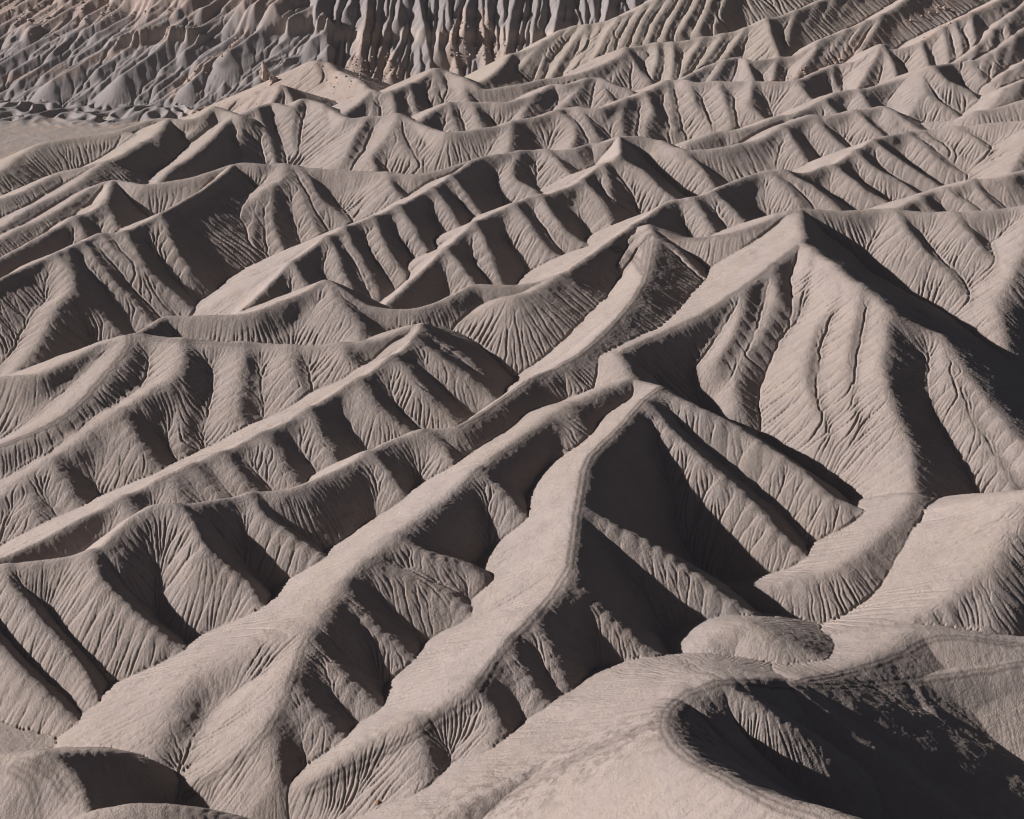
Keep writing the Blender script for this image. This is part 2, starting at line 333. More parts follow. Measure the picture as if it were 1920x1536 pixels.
for a in ([(1652,85),(1643,104),(1626,135),(1608,165)],[(1727,79),(1735,100),(1743,125)],[(1560,123),(1562,146),(1572,168)],[(1655,85),(1672,115),(1680,148)],
          [(1770,51),(1775,85),(1780,117)],[(1790,40),(1800,75),(1805,113)],[(1820,26),(1825,60),(1828,95)]):
    S('XO', a, 0.6, 0.85, 1.5)
R('XP', [(1791,118,80),(1832,87,88),(1862,55,96.5),(1882,38,101),(1920,8,109.5),(1980,-40,122)], -0.6, -0.44, 1.6)
for a in ([(1882,39),(1895,70),(1905,92)],[(1862,56),(1858,80),(1848,108)],[(1832,88),(1825,104),(1815,118)],[(1905,20),(1890,50),(1875,85)],[(1935,-5),(1920,30),(1900,60)]):
    S('XP', a, 0.6, 0.85, 1.5)
for a in ([(1890,136),(1878,152),(1860,175)],[(1920,118),(1905,140),(1885,165)],[(1950,100),(1935,125),(1915,150)]):
    S('Y9', a, 0.56, 0.8, 1.6)
for a in ([(1885,168),(1872,182),(1855,203)],[(1920,151),(1908,170),(1890,192)],[(1905,158),(1892,176),(1872,199)]):
    S('Y8', a, 0.56, 0.8, 1.6)
for a in ([(1874,93),(1865,120),(1862,150)],[(1850,103),(1842,125),(1835,150)],[(1905,68),(1895,100),(1885,130)]):
    S('Y1', a, 0.56, 0.8, 1.6)
# pale mounds at the foot of the mesa
R('MD1', [(440,190,40),(455,181,42),(480,173,46),(505,165,49),(524,160,52),(534,163,51),(550,172,47),(567,183,44),(585,192,40)], 0.5, 0.6, 2)
R('MD2', [(560,135,40),(567,127,44),(590,114,52),(615,119,50.5),(630,131,48),(655,142,48),(672,150,48),(684,160,47),(697,172,46)], 0.55, 0.62, 2)
S('MD2', [(615,120),(630,150),(640,175)], 0.45)
S('MD2', [(672,151),(665,175),(655,195)], 0.5)
S('MD2', [(590,115),(600,140),(605,165)], 0.5)
for a in ([(578,120),(570,140),(560,158)],[(640,137),(640,155),(632,180)],[(655,143),(652,160),(648,185)],[(684,161),(682,175),(675,195)]):
    S('MD2', a, 0.5, 0.85, 1.2)
for a in ([(480,174),(478,185),(470,196)],[(505,166),(500,180),(490,195)],[(524,161),(520,178),(512,192)],[(535,164),(545,180),(550,192)]):
    S('MD1', a, 0.5, 0.85, 1.2)
# ------------------------------------------------------------------ survey -> ground coordinates
CP, SP = math.cos(PITCH), math.sin(PITCH)
def ray(u, v):
    a, b = (u - 960.0) / F_PX, -(v - 768.0) / F_PX
    return np.array((a, CP + b * SP, -SP + b * CP))
def at_height(u, v, z):
    d = ray(u, v)
    t = (z - CAM_H) / d[2]
    return np.array((d[0] * t, d[1] * t, z))
def on_cone(u, v, apex, m):
    d = ray(u, v)
    ts = np.linspace(280, 1900, 6481)
    px, py, pz = d[0] * ts, d[1] * ts, CAM_H + d[2] * ts
    rr_ = np.hypot(px - apex[0], py - apex[1])
    f = apex[2] - m * rr_ * (rr_ + 2.0) / (rr_ + 10.0) - pz        # gentle near the crest, then a steady grade
    i = np.argmax(f > 0) if (f > 0).any() else np.argmax(f)
    return np.array((px[i], py[i], pz[i]))
def smooth_line(P, n=5):
    P = np.asarray(P, float)
    Q = np.vstack((2 * P[0] - P[1], P, 2 * P[-1] - P[-2]))
    out = []
    for i in range(1, len(Q) - 2):
        p0, p1, p2, p3 = Q[i - 1], Q[i], Q[i + 1], Q[i + 2]
        a = 0.5
        t1, t2 = a * (p2 - p0), a * (p3 - p1)
        # keep tangents from overshooting on uneven spacing
        L = np.linalg.norm(p2 - p1)
        for t in (t1, t2):
            l = np.linalg.norm(t)
            if l > L: t *= L / l
        for s in np.arange(n) / n:
            out.append((2*s**3-3*s**2+1)*p1 + (s**3-2*s**2+s)*t1 + (-2*s**3+3*s**2)*p2 + (s**3-s**2)*t2)
    out.append(P[-1])
    return np.array(out)

keys = list(RIDGES)
LINES = []                                            # (ridge index, polyline xyz, slope left, slope right, crest radius)
crest_px = {}
for ki, key in enumerate(keys):
    r = RIDGES[key]
    P = np.array([at_height(*p) for p in r['pts']])
    c = smooth_line(P, 4)
    r['line'] = c
    crest_px[key] = (smooth_line(np.array(r['pts'], float)[:, :2], 12), smooth_line(P, 12))
def spur_line(s):
    px, p3 = crest_px[s['key']]
    u0, v0 = s['pts'][0]
    i = np.argmin((px[:, 0] - u0) ** 2 + (px[:, 1] - v0) ** 2)
    cand, extra = [(px, p3)], s.get('on')
    best = (px[i, 0] - u0) ** 2 + (px[i, 1] - v0) ** 2
    apex = p3[i]
    for q3, qpx in s_done.get(s['key'], []):            # a spur may also leave another spur
        j = np.argmin((qpx[:, 0] - u0) ** 2 + (qpx[:, 1] - v0) ** 2)
        dd = (qpx[j, 0] - u0) ** 2 + (qpx[j, 1] - v0) ** 2
        if dd < best - 16: best, apex = dd, q3[j]
    P = [apex] + [on_cone(u, v, apex, s['m']) for u, v in s['pts'][1:]]
    return P
s_done = {}
for s in SPURS:
    P = spur_line(s)
    c = smooth_line(P, 3)
    s_done.setdefault(s['key'], []).append((smooth_line(P, 8), smooth_line(np.array(s['pts'], float), 8)))
    s['line'] = c
    tx, ty = c[-1][0] - c[0][0], c[-1][1] - c[0][1]        # flanks that face away from the sun weather steeper
    sunny = (-ty * sdir[0] + tx * sdir[1]) > 0
    kn, kf = s['k'] * 0.86, s['k'] * 1.22
    if s['key'] in ('R1', 'R2'): kn, kf = s['k'] * 0.86, s['k'] * 1.55
    if s['key'] == 'M4': kn, kf = s['k'] * 1.0, s['k'] * 1.7
    if s['key'] in ('P', 'D'): kn, kf = s['k'] * 0.9, s['k'] * 1.0
    rc_ = s['rc'] * (1.7 if s['key'] in ('R1', 'R2', 'M4', 'M3', 'H4') else 1.2)
    LINES.append((keys.index(s['key']), c, kn if sunny else kf, kf if sunny else kn, rc_, 0.0, 0.0))

# a flank that carries spurs is hollowed out between them
for ki, key in enumerate(keys):
    r = RIDGES[key]; c = r['line']; at = ([], [])
    run = np.concatenate(([0], np.cumsum(np.hypot(np.diff(c[:, 0]), np.diff(c[:, 1])))))
    for s in SPURS:
        if s['key'] != key: continue
        e, b0 = s['line'][-1], s['line'][0]
        i = int(np.argmin(np.hypot(c[:-1, 0] - b0[0], c[:-1, 1] - b0[1])))
        t = c[min(i + 1, len(c) - 1)] - c[max(i - 1, 0)]
        at[0 if t[0] * (e[1] - b0[1]) - t[1] * (e[0] - b0[0]) > 0 else 1].append(run[i])
    g = []
    for side in (0, 1):
        q = np.diff(np.sort(at[side])); q = q[q > 6]
        g.append(float(np.clip(0.11 * np.median(q), 1.5, 5.0)) if len(q) else 0.0)
    if r['g']: g = r['g']
    LINES.append((ki, c, r['sl'], r['sr'], r['rc'], g[0], g[1]))

# ------------------------------------------------------------------ terrain grid: rows and columns spread out with distance
A0, A1 = -0.375, 0.350
D0, D1 = 350.0, 1700.0
NC = int(1250 / GRID); NR = int(1270 / GRID)
DA = (A1 - A0) / (NC - 1)
DLD = math.log(D1 / D0) / (NR - 1)
ac = np.linspace(A0, A1, NC).astype(np.float32)
dd = (D0 * np.exp(DLD * np.arange(NR))).astype(np.float32)
D_OFF = (CAM_H - 30.0) * SP
yy = ((dd - D_OFF) / CP).astype(np.float32)
X = ac[None, :] * dd[:, None]
Y = np.repeat(yy[:, None], NC, 1)
dyi = (dd * DLD / CP).astype(np.float32)[:, None]         # row spacing in metres
cell = (dd * DA).astype(np.float32)[:, None]              # column spacing in metres
SKEW = (ac[None, :] * CP).astype(np.float32)              # columns fan out
def row_of(y): return math.log(max(y * CP + D_OFF, D0) / D0) / DLD

rng = np.random.default_rng(7)
PERM = rng.permutation(4096).astype(np.int32)
GX = rng.uniform(-1, 1, 4096).astype(np.float32); GY = rng.uniform(-1, 1, 4096).astype(np.float32)
def noise(x, y, seed=0):
    xi = np.floor(x).astype(np.int32); yi = np.floor(y).astype(np.int32)
    fx = (x - xi).astype(np.float32); fy = (y - yi).astype(np.float32)
    ux = fx*fx*fx*(fx*(fx*6-15)+10); uy = fy*fy*fy*(fy*(fy*6-15)+10)
    def g(ix, iy, dx, dy):
        h = PERM[(PERM[(ix + seed * 17) & 4095] + iy) & 4095]
        return GX[h] * dx + GY[h] * dy
    a = g(xi, yi, fx, fy); b = g(xi+1, yi, fx-1, fy)
    c = g(xi, yi+1, fx, fy-1); d = g(xi+1, yi+1, fx-1, fy-1)
    return (a + ux*(b-a)) * (1-uy) + (c + ux*(d-c)) * uy * 1.0
def fbm(x, y, lam, octs=3, seed=0, gain=0.5):
    s = 0.0; a = 1.0
    for o in range(octs):
        s = s + a * noise(x / lam + 13.7*o, y / lam + 7.1*o, seed + o)
        lam *= 0.5; a *= gain
    return s

wx = 1.5 * fbm(X, Y, 32.0, 2, 3) + 0.6 * noise(X / 8, Y / 8, 31)
wy = 1.5 * fbm(X, Y, 32.0, 2, 9) + 0.6 * noise(X / 8, Y / 8, 37)
XW, YW = (X + wx).astype(np.float32), (Y + wy).astype(np.float32)

Z = np.full(X.shape, -60.0, np.float32)
OWN = np.full(X.shape, -1, np.int16)
# the ground under everything, and the flat pan in front of the mesa
floor_z = (2.0 + 1.2 * fbm(X, Y, 60.0, 2, 5)).astype(np.float32)
far = np.clip((Y - 1150) / 60, 0, 1)
floor_z = floor_z * (1 - far) + far * (0.6 * fbm(X, Y, 40, 3, 15) + 0.8)
def raise_ridge(Z, c, sl, sr, rc, gl=0.0, gr=0.0, base=0.0, soft=0.0):
    reach = min((max(p[2] for p in c) - base + 6) / min(sl, sr), 170.0)
    def window(x0, x1, y0, y1):
        i0 = max(0, int(row_of(y0))); i1 = min(NR, int(row_of(y1)) + 2)
        aa = [xx / (yy_ * CP + D_OFF) for xx in (x0, x1) for yy_ in (y0, y1)]
        return i0, i1, max(0, int((min(aa) - A0) / DA)), min(NC, int((max(aa) - A0) / DA) + 2)
    I0, I1, J0, J1 = window(min(p[0] for p in c) - reach, max(p[0] for p in c) + reach, min(p[1] for p in c) - reach, max(p[1] for p in c) + reach)
    if I1 <= I0 or J1 <= J0: return
    T = np.full((I1 - I0, J1 - J0), -80.0, np.float32)
    for i in range(len(c) - 1):
        a, b = c[i], c[i + 1]
        dx, dy = b[0] - a[0], b[1] - a[1]
        L2 = dx*dx + dy*dy
        if L2 < 1e-4: continue
        rch = min((max(a[2], b[2]) - base + 6) / min(sl, sr), 170.0)
        i0, i1, j0, j1 = window(min(a[0], b[0]) - rch, max(a[0], b[0]) + rch, min(a[1], b[1]) - rch, max(a[1], b[1]) + rch)
        if i1 <= i0 or j1 <= j0: continue
        px, py = XW[i0:i1, j0:j1] - np.float32(a[0]), YW[i0:i1, j0:j1] - np.float32(a[1])
        t = np.clip((px * np.float32(dx) + py * np.float32(dy)) / np.float32(L2), 0, 1)
        ox, oy = px - t * np.float32(dx), py - t * np.float32(dy)
        d = np.sqrt(ox*ox + oy*oy + 1e-6)
        side = (np.float32(dx) * oy - np.float32(dy) * ox) / (d * np.float32(math.sqrt(L2)))
        k = (sl + sr) * 0.5 + (sl - sr) * 0.5 * side
        z = np.float32(a[2]) + t * np.float32(b[2] - a[2]) - k * (np.sqrt(d*d + rc*rc) - rc)
        if gl or gr:
            z -= ((gl + gr) * 0.5 + (gl - gr) * 0.5 * side) * (1 - np.exp(-(d / np.float32(3.2 * max(gl, gr))) ** 2))
        zz = T[i0 - I0:i1 - I0, j0 - J0:j1 - J0]
        np.maximum(zz, z, out=zz)
    W = Z[I0:I1, J0:J1]
    if soft:                                              # blend instead of a hard seam
        h = np.clip(soft - np.abs(T - W), 0, None) / soft
        W[...] = np.maximum(T, W) + h * h * soft * 0.25
    else:
        np.maximum(T, W, out=W)
SOFT = 3.0
for ki in range(len(keys)):
    mine = [l for l in LINES if l[0] == ki]
    mine.sort(key=lambda l: 0 if l[1] is RIDGES[keys[ki]]['line'] else 1)
    ZK = np.full(X.shape, -60.0, np.float32)
    for _, c, sl, sr, rc, gl, gr in mine:
        raise_ridge(ZK, c, sl, sr, rc, gl, gr, soft=SOFT)
    m = ZK > Z
    OWN[m] = ki
    np.maximum(Z, ZK, out=Z)
m = floor_z > Z
OWN[m] = -1
Z = np.maximum(Z, floor_z)

# ------------------------------------------------------------------ the mesa wall at the back: two slopes meeting at a corner,
# each cut into sharp spurs, with hard rock bands
def slope_plane(p0, az, k):
    ux, uy = math.sin(az), math.cos(az)
    return k * ((X - p0[0]) * ux + (Y - p0[1]) * uy), (X - p0[0]) * uy - (Y - p0[1]) * ux
p0 = at_height(0, 199, 0)
pc = at_height(600, 20, 78)
p1 = at_height(800, 150, 27)
KL, KR, AZL, AZR = 0.56, 0.62, math.radians(16), math.radians(2)
zl, sl_ = slope_plane(p0, AZL, KL)
zr, sr_ = slope_plane(p1, AZR, KR)
zr = zr + 27
zr = zr - KR * 30 * np.exp(-((X - pc[0] - 6) / 24) ** 2)
mr = np.random.default_rng(11)
ZL = (zl - 4.0).astype(np.float32)
ZR = (zr - 4.0).astype(np.float32)
def wall_spurs(Za, p, az, k, s0, s1, step, ztop, drop, side, off, run=(-0.12, 0.12), gr=(0.80, 0.93)):
    ux, uy = math.sin(az), math.cos(az)
    s = s0
    while s < s1:
        zt = mr.uniform(*ztop); q = (zt - off) / k
        zb = zt - mr.uniform(*drop)
        n = 6; bend = mr.uniform(-7, 7); lean = mr.uniform(*run)
        c = []
        grade = k * mr.uniform(*gr)
        for i in range(n + 1):
            f = i / n
            L = (zt - zb) / grade * f
            w = s + bend * math.sin(f * 3.0) * 0.5 + lean * L + mr.uniform(-0.6, 0.6)
            qq = q - L
            c.append((p[0] + ux * qq + uy * w, p[1] + uy * qq - ux * w, zt + 1.0 - grade * L))
        raise_ridge(Za, c, side, side, 0.7, base=zb - 10)
        s += mr.uniform(*step)
# broad buttresses, then small ribs between them
LN = (-0.75, -0.35)
wall_spurs(ZL, p0, AZL, KL, -160, 430, (34, 70), (50, 100), (30, 50), 0.8, 0, LN, (0.74, 0.86))
for zt, dr in (((8, 18), (8, 18)), ((14, 26), (8, 20)), ((22, 38), (10, 22)), ((32, 50), (10, 22)), ((44, 64), (10, 24)), ((58, 80), (12, 26)), ((74, 110), (14, 34)), ((100, 150), (14, 34))):
    wall_spurs(ZL, p0, AZL, KL, -160, 430, (5, 11.5), zt, dr, 1.0, 0, LN, (0.82, 0.96))
wall_spurs(ZR, p1, AZR, KR, -160, 340, (15, 27), (85, 130), (65, 95), 0.85, 27, (-0.15, 0.1), (0.86, 0.96))
for zt, dr in (((30, 44), (12, 26)), ((38, 58), (14, 28)), ((52, 76), (14, 30)), ((70, 100), (18, 36))):
    wall_spurs(ZR, p1, AZR, KR, -160, 340, (6, 13), zt, dr, 1.0, 27, (-0.25, 0.15), (0.76, 0.92))
def ledge(z, z0, h, run):                            # a hard band: steep face of height h
    t = np.clip((z - (z0 - run)) / run, 0, 1)
    return z + h * t * t
bandr = 56 + 2.5 * fbm(X, Y, 50, 2, 95)
bandl = 50 + (X + 336) * 0.085 + 3 * fbm(X, Y, 60, 3, 96)
brk = np.clip(2.5 * fbm(X, Y, 70, 2, 99) + np.clip((X + 385) / 60, -1, 1), 0, 1)
ZR = ledge(ledge(ledge(ZR, bandr, 5, 3.0), bandr - 17, 1.6, 1.5), bandr + 20, 3, 2.0)
ZL = ledge(ZL, bandl, 11 * brk, 2.2)
ZL = ledge(ZL, bandl - 22, 5 * np.clip(brk - 0.2, 0, 1) * np.clip(fbm(X, Y, 45, 2, 103) * 3, 0, 1), 2.5)
corner_x = pc[0] + (Y - pc[1]) * (-0.25) + 6 * noise(Y / 14, Y * 0 + 0.5, 91) + 3 * noise(Y / 5, Y * 0 + 0.5, 92)
zl2 = ZL - 1.6 * np.clip(X - corner_x, 0, None)
ZR = ZR - 2.0 * np.clip(corner_x - 6 - X, 0, None)
LEFT_WALL = zl2 > ZR
zm = np.maximum(zl2, ZR)
zm = np.where(zm > floor_z, zm, -99)
hum = floor_z + 10 * np.clip(1 - np.abs(Y - (p0[1] - 30) + (X - p0[0]) * 0.1) / 66, 0, 1) * np.clip(1.1 - 3.4 * np.abs(noise(X / 15, Y / 20, 97)), 0, 1.1) * np.clip(0.8 + fbm(X, Y, 60, 2, 98) * 1.5, 0.1, 1)
hum = np.where((X < pc[0] + 20) & (Y > p0[1] - 130), hum, -99)
Z = np.maximum(Z, hum)
mm = (zm > Z) & (Y > p0[1] - 100)
OWN[mm] = 1000
Z = np.where(mm, zm, Z).astype(np.float32)
# ------------------------------------------------------------------ running water: rills and gullies
def blur(a, n=1):
    for _ in range(n):
        p = np.pad(a, 1, mode='edge')
        a = (p[:-2, 1:-1] + p[2:, 1:-1] + p[1:-1, :-2] + p[1:-1, 2:] + 4 * p[1:-1, 1:-1]) * np.float32(0.125)
    return a
# rounded crests, but hard gully lines
Zs = blur(Z, 6)
Zr = np.where(Zs < Z, Zs, 0.6 * Z + 0.4 * blur(Z, 3))
Z = np.where(OWN == 1000, blur(Z, 1), Zr).astype(np.float32)
# faint unevenness of the flanks
Z += (0.5 * fbm(X, Y, 15.0, 2, 21) + 0.20 * fbm(X, Y, 4.0, 3, 25, 0.65)).astype(np.float32)
def run_water(Z, n_part, steps, rate, rng):
    gi, gj = np.gradient(Z)
    gx = gj / cell; gy = gi / dyi - gx * SKEW
    gl = np.sqrt(gx*gx + gy*gy) + 1e-5
    sx, sy = -gx / gl * cell, -gy / gl * cell
    di = (sy / dyi).astype(np.float32); dj = ((sx - SKEW * sy) / cell).astype(np.float32)
    steep = np.clip((gl - 0.16) / 0.45, 0, 1).astype(np.float32)
    acc = np.zeros(Z.size, np.float32)
    pi = rng.uniform(0, NR - 1.01, n_part).astype(np.float32); pj = rng.uniform(0, NC - 1.01, n_part).astype(np.float32)
    life = np.zeros(n_part, np.float32)
    di_f, dj_f, st_f = di.ravel(), dj.ravel(), steep.ravel()
    for s in range(steps):
        ii = (pi + 0.5).astype(np.int32); jj = (pj + 0.5).astype(np.int32)
        q = ii * NC + jj
        w = min(1.0, 0.03 + s / (0.45 * steps))
        acc += np.bincount(q, weights=st_f[q] * w, minlength=Z.size).astype(np.float32)
        pi = np.clip(pi + di_f[q], 0, NR - 1.01); pj = np.clip(pj + dj_f[q], 0, NC - 1.01)
    acc = acc.reshape(Z.shape)
    cut = np.clip(np.log1p(acc * (4.0e5 / n_part)), 0, 5)
    return cut
wr = np.random.default_rng(5)
HARD = np.clip(0.95 + 2.0 * fbm(X, Y, 26.0, 3, 77), 0.25, 2.0).astype(np.float32)      # soft and hard patches
SMOOTH_HILLS = np.isin(OWN, [keys.index(k) for k in ('A', 'F', 'O', 'N', 'M', 'M2', 'L')])
HARD = blur(np.where(SMOOTH_HILLS, 0.25 * HARD, np.where(OWN == 1000, 0.6 * HARD, HARD)).astype(np.float32), 8)
for it in range(WATER_ROUNDS):
    cut = run_water(Z, WATER_N, 70, 0, wr)
    cut = cut - blur(cut, 6)                              # only what stands out from the neighbourhood
    cut = blur(np.clip(cut, -0.4, 3.0), 0 if it > WATER_ROUNDS - 3 else 1) * HARD
    Z = (Z - WATER_K * cell * cut).astype(np.float32)
# ------------------------------------------------------------------ where things lie on the ground
# nearest ground seen along each survey sight line, so that trails and rock falls can be laid on the finished terrain
b_ = -((768.0 - 768.0))
def project():
    dx, dy, dz = X, Y, Z - CAM_H
    depth = dy * CP - dz * SP
    up = dy * SP + dz * CP
    return 960 + F_PX * dx / depth, 768 - F_PX * up / depth, depth
PU, PV, PD = project()
BW, BH = 960, 768
bi = (PU * 0.5).astype(np.int32); bj = (PV * 0.5).astype(np.int32)
ok = ((bi >= 0) & (bi < BW) & (bj >= 0) & (bj < BH)).ravel()
order = np.argsort(-PD.ravel()[ok], kind='stable')
seen = np.full(BW * BH, -1, np.int64)
src = np.nonzero(ok)[0][order]
seen[(bj.ravel()[src] * BW + bi.ravel()[src])] = src
seen = seen.reshape(BH, BW)
def ground(u, v):
    x, y = int(np.clip(u * 0.5, 0, BW - 1)), int(np.clip(v * 0.5, 0, BH - 1))
    for r in range(0, 6):
        w = seen[max(0, y - r):y + r + 1, max(0, x - r):x + r + 1]
        w = w[w >= 0]
        if len(w):
            w = w[np.argmin(PD.ravel()[w])]
            return np.array((X.ravel()[w], Y.ravel()[w], Z.ravel()[w]))
    return None
def ground_line(pts, n=4):
    out = []
    for u, v in smooth_line(np.array(pts, float), n):
        g = ground(u, v)
        if g is None: continue
        if out and np.linalg.norm(g - out[-1]) > 60: continue
        out.append(g)
    return np.array(out)
def near_line(c, reach):
    D = np.full(X.shape, 1e3, np.float32)
    for i in range(len(c) - 1):
        a, b = c[i], c[i + 1]
        x0, x1 = min(a[0], b[0]) - reach, max(a[0], b[0]) + reach
        y0, y1 = min(a[1], b[1]) - reach, max(a[1], b[1]) + reach
        i0 = max(0, int(row_of(y0))); i1 = min(NR, int(row_of(y1)) + 2)
        aa = [xx / (q * CP + D_OFF) for xx in (x0, x1) for q in (y0, y1)]
        j0 = max(0, int((min(aa) - A0) / DA)); j1 = min(NC, int((max(aa) - A0) / DA) + 2)
        if i1 <= i0 or j1 <= j0: continue
        dx, dy = b[0] - a[0], b[1] - a[1]; L2 = dx*dx + dy*dy + 1e-6
        px, py = X[i0:i1, j0:j1] - np.float32(a[0]), Y[i0:i1, j0:j1] - np.float32(a[1])
        t = np.clip((px * np.float32(dx) + py * np.float32(dy)) / np.float32(L2), 0, 1)
        d = np.hypot(px - t * np.float32(dx), py - t * np.float32(dy))
        w = D[i0:i1, j0:j1]; np.minimum(w, d, out=w)
    return D

TRAILS = [   # (points, half gauge, rut width, strength)
    ([(1245,726),(1215,742),(1190,767),(1150,812),(1120,842),(1100,868),(1092,905),(1084,950),(1079,990),(1073,1030),(1064,1068),(1045,1100),
      (1010,1147),(975,1187),(950,1212),(925,1248),(905,1282),(880,1312),(840,1342),(800,1366),(760,1388),(700,1420),(640,1452),(580,1478)], 0.85, 0.55, 0.85),
    ([(955,1205),(930,1230),(905,1262),(890,1300),(860,1330),(800,1362)], 0.6, 0.4, 0.5),
    ([(960,838),(920,867),(895,888),(870,912)], 0.8, 0.5, 0.45),
    ([(585,1180),(562,1230),(549,1275),(531,1322),(500,1372),(470,1406),(420,1442),(350,1490)], 0.8, 0.45, 0.6),
    ([(247,638),(226,670),(206,692),(186,716),(161,746),(131,775),(95,797),(50,817),(0,836)], 0.9, 0.8, 0.8),
    ([(1222,452),(1216,495),(1206,530),(1186,565),(1151,606),(1116,641),(1071,675),(1011,702),(980,720),(950,742),(900,777),(860,798)], 0.9, 0.6, 0.75),
    ([(1150,465),(1175,472),(1197,493),(1208,512)], 0.9, 0.8, 0.7), ([(1216,440),(1210,470),(1205,505)], 0.9, 0.8, 0.7),
    ([(1495,460),(1440,502),(1380,547),(1320,587),(1270,610),(1220,634),(1170,658)], 0.5, 0.5, 0.6),
    ([(1920,1243),(1840,1259),(1760,1271),(1640,1283),(1540,1288),(1480,1286),(1420,1281),(1360,1280),(1300,1296),(1262,1320),(1247,1350),(1254,1385),(1290,1420),(1345,1450),(1410,1486),(1460,1512),(1530,1536)], 0.9, 0.5, 0.7),
    ([(1300,1298),(1270,1325),(1255,1360),(1270,1395),(1310,1430)], 1.9, 0.5, 0.45),
    ([(1247,1350),(1185,1372),(1105,1408),(1022,1452),(952,1490),(880,1522)], 1.2, 1.3, 0.45),
    ([(1920,1208),(1860,1203),(1800,1195),(1750,1198),(1700,1224),(1640,1247),(1560,1267),(1500,1278)], 0.8, 0.5, 0.7),
    ([(780,636),(740,666),(700,694),(650,724),(590,757),(520,797),(420,846),(320,890),(230,932)], 0.7, 0.5, 0.5),
    ([(1255,442),(1300,447),(1350,443),(1400,431),(1450,413),(1495,396)], 0.6, 1.8, 0.45),
    ([(250,632),(300,637),(380,643),(480,647)], 0.7, 0.6, 0.4),
    ([(20,1440),(60,1470),(70,1536)], 0.7, 0.5, 0.6), ([(40,1425),(90,1445),(130,1500)], 0.7, 0.5, 0.5),
]
TRACK = np.zeros(X.shape, np.float32)
TRAIL_ID = np.full(X.shape, -1, np.int16)
wob = 0.25 * noise(X / 3, Y / 3, 141)
for k, (pts, gauge, w, s) in enumerate(TRAILS):
    c = ground_line(pts, 5)
    if len(c) < 2: continue
    gauge, w = gauge * 1.15, w * 1.25
    D = near_line(c, gauge + 3 * w + 1)
    v = s * np.exp(-((np.abs(D + wob - gauge)) / w) ** 2)
    v = np.maximum(v, 0.3 * s * np.exp(-(D / (gauge + w)) ** 2))
    if k == 11:                                            # thin scrub along the old branch track
        D2 = near_line(c, 26)
        v = np.maximum(v, np.clip(1 - D2 / 24, 0, 1) * np.clip(2.4 * fbm(X, Y, 4.0, 4, 191, 0.8) + 0.05, 0, 0.8))
    TRACK = np.maximum(TRACK, v)
    TRAIL_ID[(D < gauge + w) & (v > 0.2)] = k
Z -= (0.10 * TRACK).astype(np.float32)

# loose tan rock: cones under the wall, streams on the slopes, pale mounds
FALLS = [   # (points, half width at the start, at the end)
    ([(702,8),(696,40),(686,75),(672,105),(655,135)], 2, 14), ([(702,30),(706,75),(722,115),(748,148)], 2, 16),
    ([(866,22),(862,55),(850,90),(838,128)], 2, 16), ([(904,12),(906,45),(918,85),(938,122)], 2, 15),
    ([(462,52),(430,90),(395,115),(355,145),(322,172)], 2.5, 6), ([(240,95),(190,112),(140,132),(95,150)], 2, 4),
    ([(300,60),(230,90),(160,110)], 3, 3), ([(120,128),(60,140),(0,150)], 3, 5),
    ([(1800,-10),(1720,30),(1660,66),(1610,95),(1560,118),(1500,140),(1445,153)], 6, 3.2), ([(1870,5),(1810,30),(1765,48),(1736,72)], 3, 4),
    ([(1380,40),(1365,56),(1350,60)], 2, 2.5), ([(1640,62),(1600,85),(1570,110)], 5, 4),
]
TALUS = np.zeros(X.shape, np.float32)
nz1 = fbm(X, Y, 14.0, 3, 151)
for pts, w0, w1 in FALLS:
    c = ground_line(pts, 5)
    if len(c) < 2: continue
    for i in range(len(c) - 1):
        f = (i + 0.5) / (len(c) - 1)
        w = w0 + (w1 - w0) * f
        D = near_line(c[i:i + 2], w * 2 + 4)
        TALUS = np.maximum(TALUS, np.clip(1.35 - (D * (1 + 0.9 * nz1)) / w, 0, 1))
TALUS = np.maximum(TALUS, np.where(np.isin(OWN, [keys.index('MD1'), keys.index('MD2')]), np.clip(0.5 + 1.2 * nz1, 0, 1), 0))
MESA = (OWN == 1000)
# the upper left slope of the mesa is veneered with pinkish rubble in streaks
along = (X - p0[0]) * math.cos(AZL) - (Y - p0[1]) * math.sin(AZL) + 0.55 * Z / KL
streak = fbm(along, Z * 0.12, 9.0, 3, 161)
up = np.clip((Z - 44 - 0.10 * (X - p0[0])) / 22, -1, 1.2) + 1.1 * streak
TALUS = np.where(MESA & LEFT_WALL, np.maximum(TALUS, np.clip(up, 0, 1)), TALUS)
BLUE = np.where(MESA, 1.0, 0.0).astype(np.float32)
foot = np.clip((Y - (p0[1] - 105) + 0.1 * (X - p0[0])) / 25, 0, 1) * (OWN < 0)
BLUE = np.maximum(BLUE, foot * np.clip((Z - 1.6) * 0.8, 0, 1))
PAN = np.where((OWN < 0) & (Y > 1050), 1.0, 0.0).astype(np.float32)
lb = np.where(LEFT_WALL, bandl, bandr)
inband = np.exp(-((Z - lb - 4.5) / 5.0) ** 2) * MESA * np.where(LEFT_WALL, brk, 0.8)
CREAM = np.clip(inband * 1.2, 0, 1).astype(np.float32)
OLIVE = np.where(np.isin(OWN, [keys.index(k) for k in ('Z', 'W0', 'W1', 'W1b', 'X')]), 0.8, 0.0) + np.clip(0.6 * fbm(X, Y, 90, 3, 171), 0, 0.5)
for a_ in ('TALUS', 'BLUE', 'CREAM', 'OLIVE', 'PAN'):
    globals()[a_] = blur(np.asarray(globals()[a_], np.float32), 2)
